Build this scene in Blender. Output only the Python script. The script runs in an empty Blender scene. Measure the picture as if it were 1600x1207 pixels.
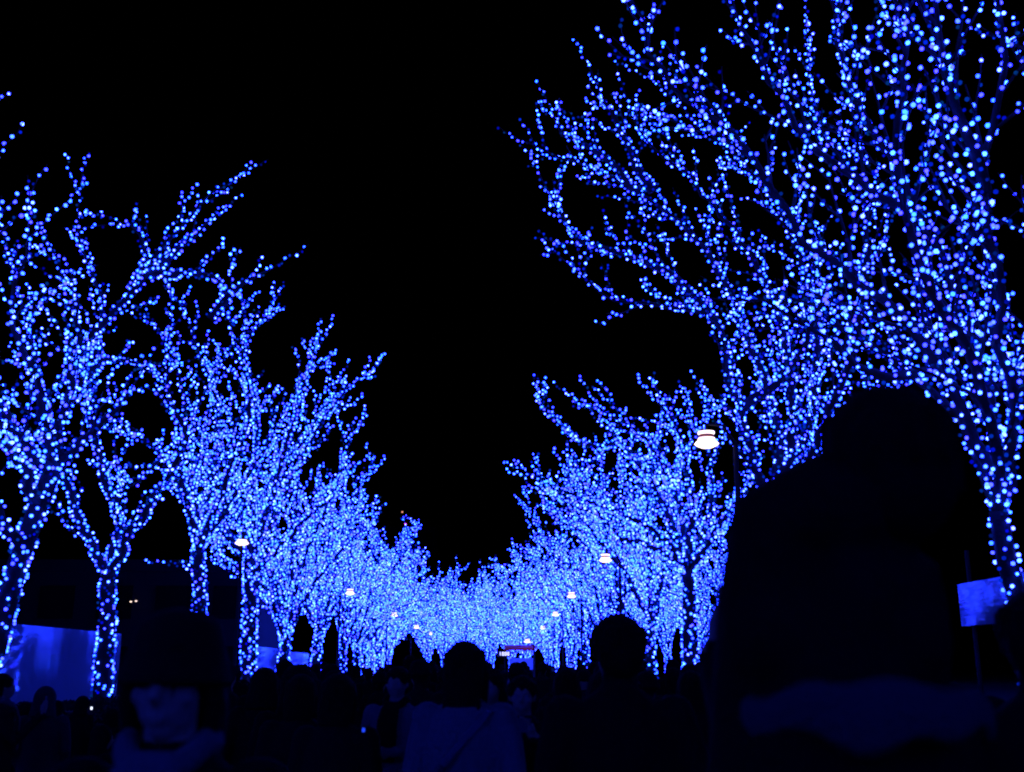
import bpy, bmesh, math, random
import numpy as np
from mathutils import Vector, Matrix

# ------------------------------------------------------------------ camera, night sky, exposure
scene = bpy.context.scene
C = scene.collection
R = math.radians
F = 1700.0                                   # focal length in pixels of the 1600 px wide photograph
PITCH = math.atan((1045 - 603.5) / F)
YAW = math.atan(15 / F)
EYE = 1.55
cam_d = bpy.data.cameras.new('camera')
cam = bpy.data.objects.new('camera', cam_d); C.objects.link(cam)
cam_d.sensor_width = 36.0; cam_d.lens = 36.0 * F / 1600
cam_d.clip_start = 0.05; cam_d.clip_end = 3000
cam.location = (0, 0, EYE)
cam.rotation_euler = (math.pi / 2 + PITCH, 0, -YAW)
cam_d.dof.use_dof = True; cam_d.dof.focus_distance = 25.0; cam_d.dof.aperture_fstop = 2.8; cam_d.dof.aperture_blades = 6
scene.camera = cam

world = bpy.data.worlds.new('World'); scene.world = world; world.use_nodes = True
wn = world.node_tree; bg = wn.nodes['Background']
sky = wn.nodes.new('ShaderNodeTexSky'); sky.sky_type = 'NISHITA'; sky.sun_disc = False
sky.sun_elevation = R(-8); sky.sun_rotation = R(200)
wn.links.new(sky.outputs[0], bg.inputs[0]); bg.inputs[1].default_value = 0.003   # deep night
scene.view_settings.view_transform = 'Standard'; scene.view_settings.look = 'None'
scene.view_settings.exposure = 0.0; scene.view_settings.gamma = 1.0
scene.render.engine = 'CYCLES'
scene.cycles.use_denoising = True
scene.cycles.max_bounces = 4; scene.cycles.diffuse_bounces = 1; scene.cycles.glossy_bounces = 2
scene.cycles.sample_clamp_indirect = 2.0
scene.cycles.use_light_tree = True
scene.cycles.pixel_filter_type = 'BLACKMAN_HARRIS'; scene.cycles.filter_width = 1.9   # the lens is a little soft

_m = cam.rotation_euler.to_matrix()
CR, CU, CF = _m @ Vector((1, 0, 0)), _m @ Vector((0, 1, 0)), _m @ Vector((0, 0, -1))
def at(u, v, z):
    """a point of the place seen at photograph pixel (u, v), z metres down the avenue"""
    d = CR * ((u - 800) / F) + CU * ((603.5 - v) / F) + CF
    return Vector((0, 0, EYE)) + d * (z / d.y)

# ------------------------------------------------------------------ materials
MATS = {}
def mat(name, col, rough=0.8, bump=0.0, bscale=20.0, vary=0.0, metal=0.0, emit=None, estr=0.0, spec=None):
    m = bpy.data.materials.new(name); m.use_nodes = True; nt = m.node_tree
    b = nt.nodes['Principled BSDF']
    b.inputs['Base Color'].default_value = (*col, 1); b.inputs['Roughness'].default_value = rough
    b.inputs['Metallic'].default_value = metal
    if spec is not None: b.inputs['Specular IOR Level'].default_value = spec
    if emit: b.inputs['Emission Color'].default_value = (*emit, 1); b.inputs['Emission Strength'].default_value = estr
    if bump or vary:
        tc = nt.nodes.new('ShaderNodeTexCoord'); n = nt.nodes.new('ShaderNodeTexNoise')
        n.inputs['Scale'].default_value = bscale; n.inputs['Detail'].default_value = 5
        nt.links.new(tc.outputs['Object'], n.inputs['Vector'])
        if bump:
            bp = nt.nodes.new('ShaderNodeBump'); bp.inputs['Strength'].default_value = bump; bp.inputs['Distance'].default_value = 0.02
            nt.links.new(n.outputs['Fac'], bp.inputs['Height']); nt.links.new(bp.outputs['Normal'], b.inputs['Normal'])
        if vary:
            mx = nt.nodes.new('ShaderNodeMix'); mx.data_type = 'RGBA'
            mx.inputs['A'].default_value = (*[c * (1 - vary) for c in col], 1)
            mx.inputs['B'].default_value = (*[min(1, c * (1 + vary)) for c in col], 1)
            nt.links.new(n.outputs['Fac'], mx.inputs['Factor']); nt.links.new(mx.outputs['Result'], b.inputs['Base Color'])
    MATS[name] = m
    return m

mat('bark', (0.007, 0.006, 0.005), 0.9, 0.6, 30, 0.4)
mat('asphalt', (0.028, 0.028, 0.03), 0.9, 0.5, 60, 0.3)
mat('paving', (0.05, 0.05, 0.05), 0.85, 0.3, 25, 0.25)
mat('kerb', (0.10, 0.10, 0.10), 0.85, 0.3, 30, 0.2)
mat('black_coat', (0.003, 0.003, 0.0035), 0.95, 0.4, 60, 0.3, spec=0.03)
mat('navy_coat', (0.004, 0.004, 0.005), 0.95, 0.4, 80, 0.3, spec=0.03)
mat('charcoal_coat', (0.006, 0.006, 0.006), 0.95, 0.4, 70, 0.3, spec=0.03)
mat('grey_coat', (0.02, 0.02, 0.02), 0.9, 0.4, 60, 0.25, spec=0.1)
mat('pale_coat', (0.075, 0.075, 0.07), 0.9, 0.4, 50, 0.2, spec=0.1)
mat('pale_scarf', (0.07, 0.068, 0.065), 0.95, 0.6, 90, 0.2, spec=0.1)
mat('dim_shawl', (0.03, 0.03, 0.029), 0.95, 0.6, 90, 0.2, spec=0.1)
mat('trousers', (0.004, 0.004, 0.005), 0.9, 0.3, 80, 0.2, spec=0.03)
mat('skin', (0.22, 0.13, 0.085), 0.6, 0.1, 60, 0.08, spec=0.1)
mat('hair', (0.004, 0.0035, 0.003), 0.8, 0.6, 120, 0.2, spec=0.03)
mat('hat', (0.004, 0.004, 0.004), 0.95, 0.6, 120, 0.2, spec=0.05)
mat('dark_metal', (0.012, 0.012, 0.013), 0.6, 0.1, 40, 0.2, spec=0.2)
mat('lamp_glow', (0.9, 0.85, 0.8), 0.5, emit=(1.0, 0.80, 0.72), estr=1.7)
mat('lamp_fringe', (0.5, 0.12, 0.08), 0.4, 0.05, 40, 0.1)  # red fringe around the overexposed lamp light, put into the colour
mat('red_glow', (0.3, 0.0, 0.0), 0.5, emit=(1.0, 0.03, 0.02), estr=1.1)
mat('orange_glow', (0.4, 0.2, 0.1), 0.5, emit=(1.0, 0.35, 0.22), estr=0.9)
mat('warm_window', (0.4, 0.3, 0.2), 0.5, emit=(1.0, 0.72, 0.55), estr=1.3)
mat('white_screen', (0.5, 0.5, 0.5), 0.3, emit=(0.85, 0.9, 1.0), estr=1.6)
mat('blue_screen', (0.1, 0.1, 0.5), 0.3, emit=(0.02, 0.08, 1.0), estr=0.9)
mat('facade', (0.0015, 0.0015, 0.0015), 0.9, 0.2, 0.6, 0.2)
mat('dark_glass', (0.004, 0.004, 0.006), 0.1)
mat('red_awning', (0.32, 0.03, 0.025), 0.7, 0.2, 5, 0.2, emit=(0.45, 0.035, 0.03), estr=0.09)  # weak emission stands in for light falling on the awning
mat('sign_dark', (0.02, 0.02, 0.03), 0.5, 0.05, 10, 0.1)
mat('sign_letter', (0.8, 0.8, 0.8), 0.5, emit=(0.9, 0.92, 1.0), estr=1.5)
mat('stall_front', (0.7, 0.72, 0.75), 0.5, 0.1, 4, 0.1)
mat('eye_white', (0.12, 0.12, 0.12), 0.6, spec=0.05)

# LED bulbs: very blue light; each bulb has its own brightness (some face away, some are weak)
def led():
    m = bpy.data.materials.new('blue_led'); m.use_nodes = True; nt = m.node_tree
    nt.nodes.clear()
    o = nt.nodes.new('ShaderNodeOutputMaterial'); e = nt.nodes.new('ShaderNodeEmission')
    a = nt.nodes.new('ShaderNodeAttribute'); a.attribute_name = 'glow'
    e.inputs['Strength'].default_value = 1.0
    nt.links.new(a.outputs['Color'], e.inputs['Color']); nt.links.new(e.outputs[0], o.inputs['Surface'])
    MATS['blue_led'] = m
led()

# glossy white sheet: vinyl over a steel frame, slightly rippled, so that lights smear in it
def sheet():
    m = mat('white_sheet', (0.23, 0.23, 0.235), 0.012); nt = m.node_tree; b = nt.nodes['Principled BSDF']
    tc = nt.nodes.new('ShaderNodeTexCoord'); mp = nt.nodes.new('ShaderNodeMapping')
    mp.inputs['Scale'].default_value = (0.9, 0.9, 7.0)
    n = nt.nodes.new('ShaderNodeTexNoise'); n.inputs['Scale'].default_value = 3.0; n.inputs['Detail'].default_value = 4
    bp = nt.nodes.new('ShaderNodeBump'); bp.inputs['Strength'].default_value = 0.10; bp.inputs['Distance'].default_value = 0.010
    nt.links.new(tc.outputs['Object'], mp.inputs[0]); nt.links.new(mp.outputs[0], n.inputs['Vector'])
    nt.links.new(n.outputs['Fac'], bp.inputs['Height']); nt.links.new(bp.outputs[0], b.inputs['Normal'])
    b.inputs['Specular IOR Level'].default_value = 0.7
sheet()

# ------------------------------------------------------------------ helpers
def tag(o, label=None, cat=None, group=None, kind=None):
    for k, v in (('label', label), ('category', cat), ('group', group), ('kind', kind)):
        if v: o[k] = v
    return o
def link(name, me, parent=None):
    o = bpy.data.objects.new(name, me); C.objects.link(o)
    if parent: o.parent = parent
    return o
def empty(name, loc=(0, 0, 0), rz=0.0):
    o = bpy.data.objects.new(name, None); C.objects.link(o); o.location = loc; o.rotation_euler.z = rz
    o.empty_display_size = 0.2
    return o
def mesh(name, v, f, m, smooth=False):
    me = bpy.data.meshes.new(name); me.from_pydata([tuple(p) for p in v], [], f)
    for mm in (m if isinstance(m, (list, tuple)) else [m]): me.materials.append(MATS[mm])
    if smooth: me.shade_smooth()
    return me
def copy_tree(o, parent=None):
    c = o.copy(); C.objects.link(c); c.parent = parent
    for ch in o.children: copy_tree(ch, c)
    return c
class MB:
    def __init__(s): s.v, s.f = [], []
    def add(s, v, f):
        b = len(s.v); s.v += [tuple(p) for p in v]; s.f += [tuple(i + b for i in q) for q in f]
    def box(s, c, d, rz=0.0):
        cs, sn = math.cos(rz), math.sin(rz); v = []
        for z in (-1, 1):
            for x, y in ((-1, -1), (1, -1), (1, 1), (-1, 1)):
                a, b_ = x * d[0] / 2, y * d[1] / 2
                v.append((c[0] + a * cs - b_ * sn, c[1] + a * sn + b_ * cs, c[2] + z * d[2] / 2))
        s.add(v, [(3, 2, 1, 0), (4, 5, 6, 7), (0, 1, 5, 4), (1, 2, 6, 5), (2, 3, 7, 6), (3, 0, 4, 7)])
    def tube(s, pts, rads, n=8, cap=True):
        """pts: list of vectors; rads: list of radius or (rx, ry)"""
        pts = [Vector(p) for p in pts]; rings = []
        t0 = (pts[1] - pts[0]).normalized()
        ref = Vector((1, 0, 0)) if abs(t0.x) < 0.9 else Vector((0, 1, 0))
        b0 = len(s.v)
        for i, p in enumerate(pts):
            t = (pts[min(i + 1, len(pts) - 1)] - pts[max(i - 1, 0)])
            t = t.normalized() if t.length > 1e-9 else t0
            a = (ref - t * ref.dot(t)).normalized(); b = t.cross(a)
            r = rads[i]; rx, ry = r if isinstance(r, tuple) else (r, r)
            for k in range(n):
                w = 2 * math.pi * k / n
                s.v.append(tuple(p + a * (rx * math.cos(w)) + b * (ry * math.sin(w))))
        for i in range(len(pts) - 1):
            for k in range(n):
                k2 = (k + 1) % n
                s.f.append((b0 + i * n + k, b0 + i * n + k2, b0 + (i + 1) * n + k2, b0 + (i + 1) * n + k))
        if cap:
            s.f.append(tuple(b0 + k for k in range(n))[::-1])
            e = b0 + (len(pts) - 1) * n; s.f.append(tuple(e + k for k in range(n)))
    def ball(s, c, r, nu=12, nv=8, rot=None):
        r = r if isinstance(r, tuple) else (r, r, r); v = []; f = []
        for j in range(nv + 1):
            th = math.pi * j / nv
            for i in range(nu):
                ph = 2 * math.pi * i / nu
                p = Vector((r[0] * math.sin(th) * math.cos(ph), r[1] * math.sin(th) * math.sin(ph), r[2] * math.cos(th)))
                if rot: p = rot @ p
                v.append(p + Vector(c))
        for j in range(nv):
            for i in range(nu):
                i2 = (i + 1) % nu
                f.append((j * nu + i, (j + 1) * nu + i, (j + 1) * nu + i2, j * nu + i2))
        s.add(v, f)
    def lathe(s, prof, n=20, c=(0, 0, 0)):
        b = len(s.v)
        for r, z in prof:
            for k in range(n):
                w = 2 * math.pi * k / n; s.v.append((c[0] + r * math.cos(w), c[1] + r * math.sin(w), c[2] + z))
        for i in range(len(prof) - 1):
            for k in range(n):
                k2 = (k + 1) % n
                s.f.append((b + i * n + k, b + i * n + k2, b + (i + 1) * n + k2, b + (i + 1) * n + k))
    def build(s, name, m, parent=None, smooth=False):
        return link(name, mesh(name, s.v, s.f, m, smooth), parent)

# ------------------------------------------------------------------ the setting
def struct(name, mb, m):
    o = mb.build(name, m); o['kind'] = 'structure'; return o
g = MB(); g.add([(-900, -300, -0.01), (900, -300, -0.01), (900, 1500, -0.01), (-900, 1500, -0.01)], [(0, 1, 2, 3)]); struct('ground', g, 'paving')
g = MB(); g.add([(-6.6, -60, 0.004), (3.3, -60, 0.004), (3.3, 260, 0.004), (-6.6, 260, 0.004)], [(0, 1, 2, 3)]); struct('road', g, 'asphalt')
for nm, xa, xb in (('pavement_left', -16, -6.8), ('pavement_right', 3.5, 13)):
    g = MB(); g.box(((xa + xb) / 2, 100, 0.055), (xb - xa, 320, 0.13)); struct(nm, g, 'paving')
for nm, x in (('kerb_left', -6.7), ('kerb_right', 3.4)):
    g = MB(); g.box((x, 100, 0.062), (0.19, 320, 0.15)); struct(nm, g, 'kerb')

# ------------------------------------------------------------------ trees wrapped in strings of blue lights
ICO_V = None
def ico():
    global ICO_V, ICO_F
    bm = bmesh.new(); bmesh.ops.create_icosphere(bm, subdivisions=1, radius=1.0)
    ICO_V = np.array([v.co[:] for v in bm.verts]); ICO_F = np.array([[v.index for v in f.verts] for f in bm.faces]); bm.free()
ico()
OCT_V = np.array([(1, 0, 0), (-1, 0, 0), (0, 1, 0), (0, -1, 0), (0, 0, 1), (0, 0, -1)], float)
OCT_F = np.array([(0, 2, 4), (2, 1, 4), (1, 3, 4), (3, 0, 4), (2, 0, 5), (1, 2, 5), (3, 1, 5), (0, 3, 5)])
LED_GAIN = 25.0
def bulb_colours(n, rs, sparkle=0.1, away=0.3):
    """per-bulb light: (red, green, blue); blue is far stronger than the sensor can hold"""
    k = rs.rand(n); c = np.zeros((n, 3))
    b = rs.uniform(0.7, 1.3, n)
    c[:, 2] = LED_GAIN * b
    c[:, 1] = rs.uniform(0.46, 0.92, n); c[:, 0] = rs.uniform(0.11, 0.27, n)
    lav = k < away + 0.16; c[lav, 1] = rs.uniform(0.20, 0.34, lav.sum()); c[lav, 0] = rs.uniform(0.14, 0.24, lav.sum()); c[lav, 2] *= 0.7
    dim = k < away; c[dim, 2] = rs.uniform(0.12, 0.8, dim.sum()); c[dim, 1] = rs.uniform(0.0, 0.03, dim.sum()); c[dim, 0] = 0.0
    hot = k > 1 - sparkle; c[hot, 1] = rs.uniform(1.0, 1.6, hot.sum()); c[hot, 0] = rs.uniform(0.28, 0.75, hot.sum()); c[hot, 2] *= 1.3
    return c
def bulb_mesh(name, P, rad, cols, rs, fine=True):
    V0, F0 = (ICO_V, ICO_F) if fine else (OCT_V, OCT_F)
    n = len(P); q = rs.normal(size=(n, 4)); q /= np.linalg.norm(q, axis=1)[:, None]
    w, x, y, z = q.T
    M = np.stack([1 - 2 * (y * y + z * z), 2 * (x * y - z * w), 2 * (x * z + y * w), 2 * (x * y + z * w), 1 - 2 * (x * x + z * z), 2 * (y * z - x * w),
                  2 * (x * z - y * w), 2 * (y * z + x * w), 1 - 2 * (x * x + y * y)], 1).reshape(n, 3, 3)
    r = rad * rs.uniform(0.8, 1.15, n)
    V = np.einsum('nij,kj->nki', M, V0) * r[:, None, None] + P[:, None, :]
    nv, nf = len(V0), len(F0)
    FA = (F0[None] + (np.arange(n) * nv)[:, None, None]).reshape(-1)
    me = bpy.data.meshes.new(name)
    me.vertices.add(n * nv); me.vertices.foreach_set('co', V.reshape(-1).astype(np.float32))
    me.loops.add(n * nf * 3); me.loops.foreach_set('vertex_index', FA.astype(np.int32))
    me.polygons.add(n * nf); me.polygons.foreach_set('loop_start', (np.arange(n * nf) * 3).astype(np.int32))
    me.update(calc_edges=True)
    at_ = me.attributes.new('glow', 'FLOAT_COLOR', 'POINT')
    cc = np.ones((n * nv, 4), np.float32); cc[:, :3] = np.repeat(cols, nv, 0)
    at_.data.foreach_set('color', cc.reshape(-1))
    me.materials.append(MATS['blue_led'])
    return me

def rv(rng): return Vector((rng.gauss(0, 1), rng.gauss(0, 1), rng.gauss(0, 1)))
def grow(p, d, L, rng, wob=0.12, trop=0.05, step=0.22):
    n = max(2, int(L / step)); d = d.normalized(); pts = [p.copy()]; s = L / n
    for _ in range(n):
        d = (d + rv(rng) * wob + Vector((0, 0, trop))).normalized(); p = p + d * s; pts.append(p.copy())
    return pts
def resample(ctrl, rng, step=0.3, wob=0.03):
    """smooth polyline through control points"""
    c = [Vector(p) for p in ctrl]; c = [c[0] * 2 - c[1]] + c + [c[-1] * 2 - c[-2]]; out = []
    for i in range(1, len(c) - 2):
        n = max(1, int((c[i + 1] - c[i]).length / step))
        for k in range(n):
            t = k / n; a, b, e, f = c[i - 1], c[i], c[i + 1], c[i + 2]
            q = 0.5 * ((2 * b) + (e - a) * t + (2 * a - 5 * b + 4 * e - f) * t * t + (3 * b - a - 3 * e + f) * t ** 3)
            out.append(q + (rv(rng) * wob if out else Vector()))
    out.append(c[-2].copy()); return out
def plen(pts): return sum((pts[i + 1] - pts[i]).length for i in range(len(pts) - 1))
def along(pts, t):
    L = plen(pts) * t
    for i in range(len(pts) - 1):
        s = (pts[i + 1] - pts[i]).length
        if L <= s or i == len(pts) - 2: return pts[i].lerp(pts[i + 1], min(1, L / max(s, 1e-6))), (pts[i + 1] - pts[i]).normalized(), i
        L -= s
def side_dir(d, ang, rng, bias):
    a = d.orthogonal().normalized(); b = d.cross(a); w = rng.uniform(0, 2 * math.pi)
    o = a * math.cos(w) + b * math.sin(w) + bias
    o = (o - d * o.dot(d))
    o = o.normalized() if o.length > 1e-5 else a
    return (d * math.cos(ang) + o * math.sin(ang)).normalized()

def tree_shape(base, rng, height=11.5, spread=4.6, trunk_h=3.2, lean=Vector((0, 0, 0)), n_limb=6, limbs=None, trunk=None, r_trunk=0.2,
               b_gap=0.42, b_len=(1.0, 2.4), t_gap=0.46, t_len=(0.4, 1.15), bias=Vector((0, 0, 0.5)), shoots=()):
    """returns (thick, thin): lists of (points, r_start, r_end)"""
    thick, thin = [], []
    if trunk is None:
        top = base + Vector((lean.x * 0.25 + rng.uniform(-.15, .15), lean.y * 0.2 + rng.uniform(-.15, .15), trunk_h))
        trunk = [base, base.lerp(top, 0.5) + Vector((rng.uniform(-.1, .1), rng.uniform(-.1, .1), 0)), top]
    tr = resample(trunk, rng, 0.35, 0.012); thick.append((tr, r_trunk, r_trunk * 0.72))
    top = tr[-1]
    if limbs is None:
        limbs = []
        for i in range(n_limb):
            a = 2 * math.pi * (i + rng.uniform(-.3, .3)) / n_limb; out = rng.uniform(0.45, 1.0) if i else 0.15
            rad = spread * out; hz = height * rng.uniform(0.78, 1.0) - (0.32 * height) * out ** 3
            s = along(tr, rng.uniform(0.72, 1.0) if i else 1.0)[0]
            e = Vector((base.x + rad * math.cos(a), base.y + rad * math.sin(a), hz)) + lean
            m1 = s.lerp(e, 0.33) + Vector((0, 0, 0.5 + 0.5 * rng.random())) - (e - s) * 0.06
            m2 = s.lerp(e, 0.68) + Vector((0, 0, 0.35 * rng.random())) + rv(rng) * 0.25
            limbs.append([s, m1, m2, e])
    L1 = []
    for ctrl in limbs:
        pts = resample(ctrl, rng, 0.28, 0.035); r0 = r_trunk * 0.52
        thick.append((pts, r0, 0.016)); L1.append(pts)
    for ctrl in shoots: thin.append((resample(ctrl, rng, 0.2, 0.02), 0.02, 0.007))
    L2 = []
    for pts in L1:
        L = plen(pts); s = rng.uniform(0.7, 1.1)
        while s < L - 0.1:
            t = s / L; p, d, _ = along(pts, t)
            l = rng.uniform(*b_len) * (1.15 - 0.55 * t)
            q = grow(p, side_dir(d, R(rng.uniform(24, 50)), rng, bias), l, rng, 0.09, 0.05)
            thin.append((q, 0.026 * (1.1 - 0.5 * t), 0.008)); L2.append(q)
            s += b_gap * rng.uniform(0.6, 1.4)
        # the tip goes on as a straight shoot
        p, d, _ = along(pts, 1.0); q = grow(p, d, rng.uniform(0.5, 1.1), rng, 0.06, 0.04); thin.append((q, 0.02, 0.008))
    for pts in L2:
        L = plen(pts); s = rng.uniform(0.3, 0.55)
        while s < L - 0.05:
            p, d, _ = along(pts, s / L)
            q = grow(p, side_dir(d, R(rng.uniform(18, 42)), rng, bias * 0.7), rng.uniform(*t_len) * (1.1 - 0.4 * s / L), rng, 0.08, 0.05, 0.18)
            thin.append((q, 0.014, 0.006)); s += t_gap * rng.uniform(0.6, 1.5)
    return thick, thin

def place_bulbs(lines, rng, gap, r_b, z_from=1.0, pitch=0.16):
    P = []
    for pts, r0, r1 in lines:
        L = plen(pts); n = len(pts) - 1; acc = 0.0; nxt = rng.uniform(0, gap); w = rng.uniform(0, 6.28)
        for i in range(n):
            a, b = pts[i], pts[i + 1]; s = (b - a).length; d = (b - a) / max(s, 1e-6)
            o1 = d.orthogonal().normalized(); o2 = d.cross(o1)
            while nxt <= acc + s:
                t = (nxt - acc) / max(s, 1e-6); rr = r0 + (r1 - r0) * (nxt / L)
                turns = 2 * math.pi * rr
                k = max(1.0, turns / pitch)            # thick wood carries more turns of the string
                w += rng.uniform(1.2, 2.6)
                p = a.lerp(b, t) + (o1 * math.cos(w) + o2 * math.sin(w)) * (rr + r_b * rng.uniform(0.5, 1.1))
                if p.z > z_from: P.append(p[:])
                nxt += gap / k * rng.uniform(0.65, 1.4)
            acc += s
    return np.array(P)

LAMPS = [at(1104, 692, 15.6), at(946, 875, 32.5), at(893, 932, 49), at(868, 961, 66), at(378, 848, 28), at(547, 927, 46), at(616, 962, 66)]
def near_lamp(pts):
    # twigs are cut back where they would hang in front of a street lamp
    for q in pts:
        for l in LAMPS:
            d = l - q
            if -0.4 < d.y < 9 and (d.x - d.y * 0.062 * (1 if l.x > 0 else -2)) ** 2 + (d.z - d.y * 0.1) ** 2 < 0.55 ** 2: return True
    return False
def build_tree(name, base, seed, r_b, gap=0.13, fine=True, z_from=1.0, single=0, sides=(6, 4), pitch=0.16, sparkle=0.1, **kw):
    rng = random.Random(seed); rs = np.random.RandomState(seed)
    base = Vector(base); root = empty(name, base)
    thick, thin = tree_shape(base, rng, **kw)
    if base.y > 1: thin = [b for b in thin if not near_lamp(b[0])]
    t = MB()
    for k, (pts, r0, r1) in enumerate(thick):
        n = len(pts); rad = [r0 + (r1 - r0) * (i / (n - 1)) for i in range(n)]
        if k == 0: rad[0] *= 1.5; rad[1] *= 1.12
        t.tube([p - base for p in pts], rad, 9 if k == 0 else sides[0])
    t.build('trunk', 'bark', root, True)
    c = MB()
    for pts, r0, r1 in thin:
        n = len(pts); c.tube([p - base for p in pts], [r0 + (r1 - r0) * (i / (n - 1)) for i in range(n)], sides[1], cap=False)
    c.build('crown', 'bark', root)
    P = place_bulbs(thick, rng, gap * 0.95, r_b, z_from, pitch)
    P = np.concatenate([P, place_bulbs(thin, rng, gap, r_b, z_from, 9.0)]) - np.array(base[:])
    cols = bulb_colours(len(P), rs, sparkle)
    keep = np.ones(len(P), bool)
    if single:
        W = P + np.array(base[:]); rel = W - np.array((0, 0, EYE))
        dep = rel @ np.array(CF[:]); u = 800 + F * (rel @ np.array(CR[:])) / dep; v = 603.5 - F * (rel @ np.array(CU[:])) / dep
        ok = (dep > 1) & (u > 5) & (u < 1595) & (v > 5) & (v < 1000)
        idx = np.where(ok)[0]; idx = idx[np.argsort(dep[idx])][:single]; keep[idx] = False
        shapes = []
    s = link('light_string', bulb_mesh('light_string', P[keep], r_b, cols[keep], rs, fine), root); s['kind'] = 'stuff'
    if single:
        protos = [bulb_mesh('bulb', np.zeros((1, 3)), r_b, c_[None], rs, True) for c_ in bulb_colours(24, rs, sparkle)]
        for k, i in enumerate(idx):
            b = link('bulb', protos[k % 24], s); b.location = P[i]
    return root

LX, RX = -8.5, 5.1
def lx(z): return LX + 0.5 * min(1, max(0, (z - 42) / 10)) - 0.0016 * max(0, z - 60) ** 2
def rx(z): return RX - 0.0026 * max(0, z - 55) ** 2

# --- the big trees at the front, limbs laid out after the photograph, with their own distances
zA, zB = 16.5, 23.0
bA = Vector((LX - 0.3, zA, 0)); bB = Vector((at(165, 1045, zB).x, zB, 0))
fkA = at(82, 735, zA + 0.2)
treeA = build_tree('street_tree', bA, 11, 0.027, 0.112, single=200, r_trunk=0.19, trunk=[bA, at(-30, 1060, zA), at(22, 900, zA), fkA],
    limbs=[[at(30, 880, zA), at(-40, 700, zA - 1), at(-120, 480, zA - 2.5), at(-160, 300, zA - 3)],
           [fkA, at(60, 620, zA - .6), at(15, 480, zA - 1.2), at(35, 400, zA - 1.5), at(45, 345, zA - 1.6)],
           [fkA, at(20, 690, zA - .8), at(-60, 560, zA - 1.4), at(-30, 420, zA - 2), at(-5, 370, zA - 2.4)],
           [fkA, at(110, 600, zA + .8), at(120, 480, zA + 1.5), at(80, 390, zA + 2)],
           [fkA, at(0, 640, zA + 1.2), at(-60, 480, zA + 2.2), at(-110, 330, zA + 2.5), at(-120, 230, zA + 2.2)],
           [fkA, at(125, 690, zA + .6), at(185, 640, zA + 1), at(210, 600, zA + 1.3)],
           [at(60, 780, zA), at(30, 720, zA - 1), at(5, 690, zA - 2), at(-40, 640, zA - 3)]],
    b_gap=0.42, b_len=(0.5, 1.3), t_gap=0.48, sparkle=0.18,
    shoots=[[at(-30, 420, zA - 2), at(-25, 300, zA - 2), at(8, 228, zA - 2), at(36, 190, zA - 2)], [at(-110, 330, zA + 2.5), at(-40, 190, zA + 2.4), at(18, 142, zA + 2.2)],
            [at(45, 345, zA - 1.6), at(42, 318, zA - 1.6), at(55, 282, zA - 1.6), at(74, 257, zA - 1.6)], [at(45, 345, zA - 1.6), at(60, 328, zA - 1.6)]])
tag(treeA, 'bare tree strung with blue lights, cut by the left edge above the bright blue panel', 'tree', 'trees wrapped in blue lights')
fkB = at(168, 905, zB)
treeB = build_tree('street_tree', bB, 12, 0.030, 0.112, single=0, r_trunk=0.21, trunk=[bB, at(163, 1045, zB), fkB],
    limbs=[[fkB, at(125, 820, zB), at(103, 750, zB), at(70, 640, zB + .5), at(40, 500, zB + 1), at(10, 400, zB + 1)],
           [fkB, at(185, 820, zB + .4), at(155, 720, zB + .8), at(140, 590, zB + .8), at(160, 480, zB + .6), at(125, 380, zB), at(127, 284, zB)],
           [fkB, at(205, 830, zB - .3), at(245, 770, zB - .6), at(290, 690, zB - 1), at(262, 600, zB - 1.2), at(268, 480, zB - 1.3)],
           [at(150, 640, zB + .7), at(120, 560, zB - .4), at(205, 460, zB - 1), at(248, 400, zB - 1.3), at(310, 320, zB - 1.5), at(368, 280, zB - 1.5)],
           [at(205, 460, zB - 1), at(225, 400, zB - 1), at(205, 350, zB - 1), at(165, 352, zB - 1)],
           [at(232, 430, zB - 1.2), at(290, 425, zB - 1.5), at(345, 440, zB - 1.8), at(360, 490, zB - 2)],
           [at(330, 500, zB - 1.9), at(355, 470, zB - 2), at(385, 443, zB - 2), at(425, 420, zB - 2)],
           [at(140, 590, zB + .8), at(165, 562, zB), at(235, 570, zB - .5)],
           [at(240, 415, zB - 1.2), at(285, 385, zB - 1), at(340, 335, zB - .8)]],
    b_gap=0.45, b_len=(0.5, 1.35), t_len=(0.25, 0.8), t_gap=0.5, sparkle=0.16)
tag(treeB, 'tall blue-lit tree with forked trunk before the end of the bright blue panel', 'tree', 'trees wrapped in blue lights')
zC, zD = 30.0, 36.6
bC = Vector((at(312, 1045, zC).x, zC, 0)); bD = Vector((at(390, 1045, zD).x, zD, 0))
fkC = at(310, 860, zC)
treeC = build_tree('street_tree', bC, 13, 0.035, 0.118, r_trunk=0.22, trunk=[bC, at(312, 960, zC), fkC],
    limbs=[[fkC, at(295, 790, zC), at(240, 700, zC - .5), at(180, 660, zC - 1), at(130, 690, zC - 1.5)],
           [fkC, at(300, 760, zC), at(290, 640, zC), at(265, 540, zC), at(235, 505, zC)],
           [fkC, at(330, 760, zC + .6), at(340, 640, zC + 1), at(300, 520, zC + 1), at(275, 465, zC + 1)],
           [fkC, at(345, 770, zC - .6), at(390, 640, zC - 1), at(370, 540, zC - 1), at(350, 480, zC - 1)],
           [fkC, at(350, 800, zC + 1), at(420, 690, zC + 2), at(470, 610, zC + 2.5), at(500, 540, zC + 2.5)],
           [fkC, at(270, 720, zC - 1.5), at(200, 760, zC - 2), at(180, 700, zC - 2.5)],
           [at(308, 890, zC), at(290, 878, zC - .2), at(265, 880, zC - .4)]],
    b_gap=0.54, b_len=(0.7, 1.8), t_gap=0.6, sparkle=0.14)
tag(treeC, 'light-wrapped tree whose trunk is cut off by the head of the person facing us', 'tree', 'trees wrapped in blue lights')
fkD = at(392, 870, zD)
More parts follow.
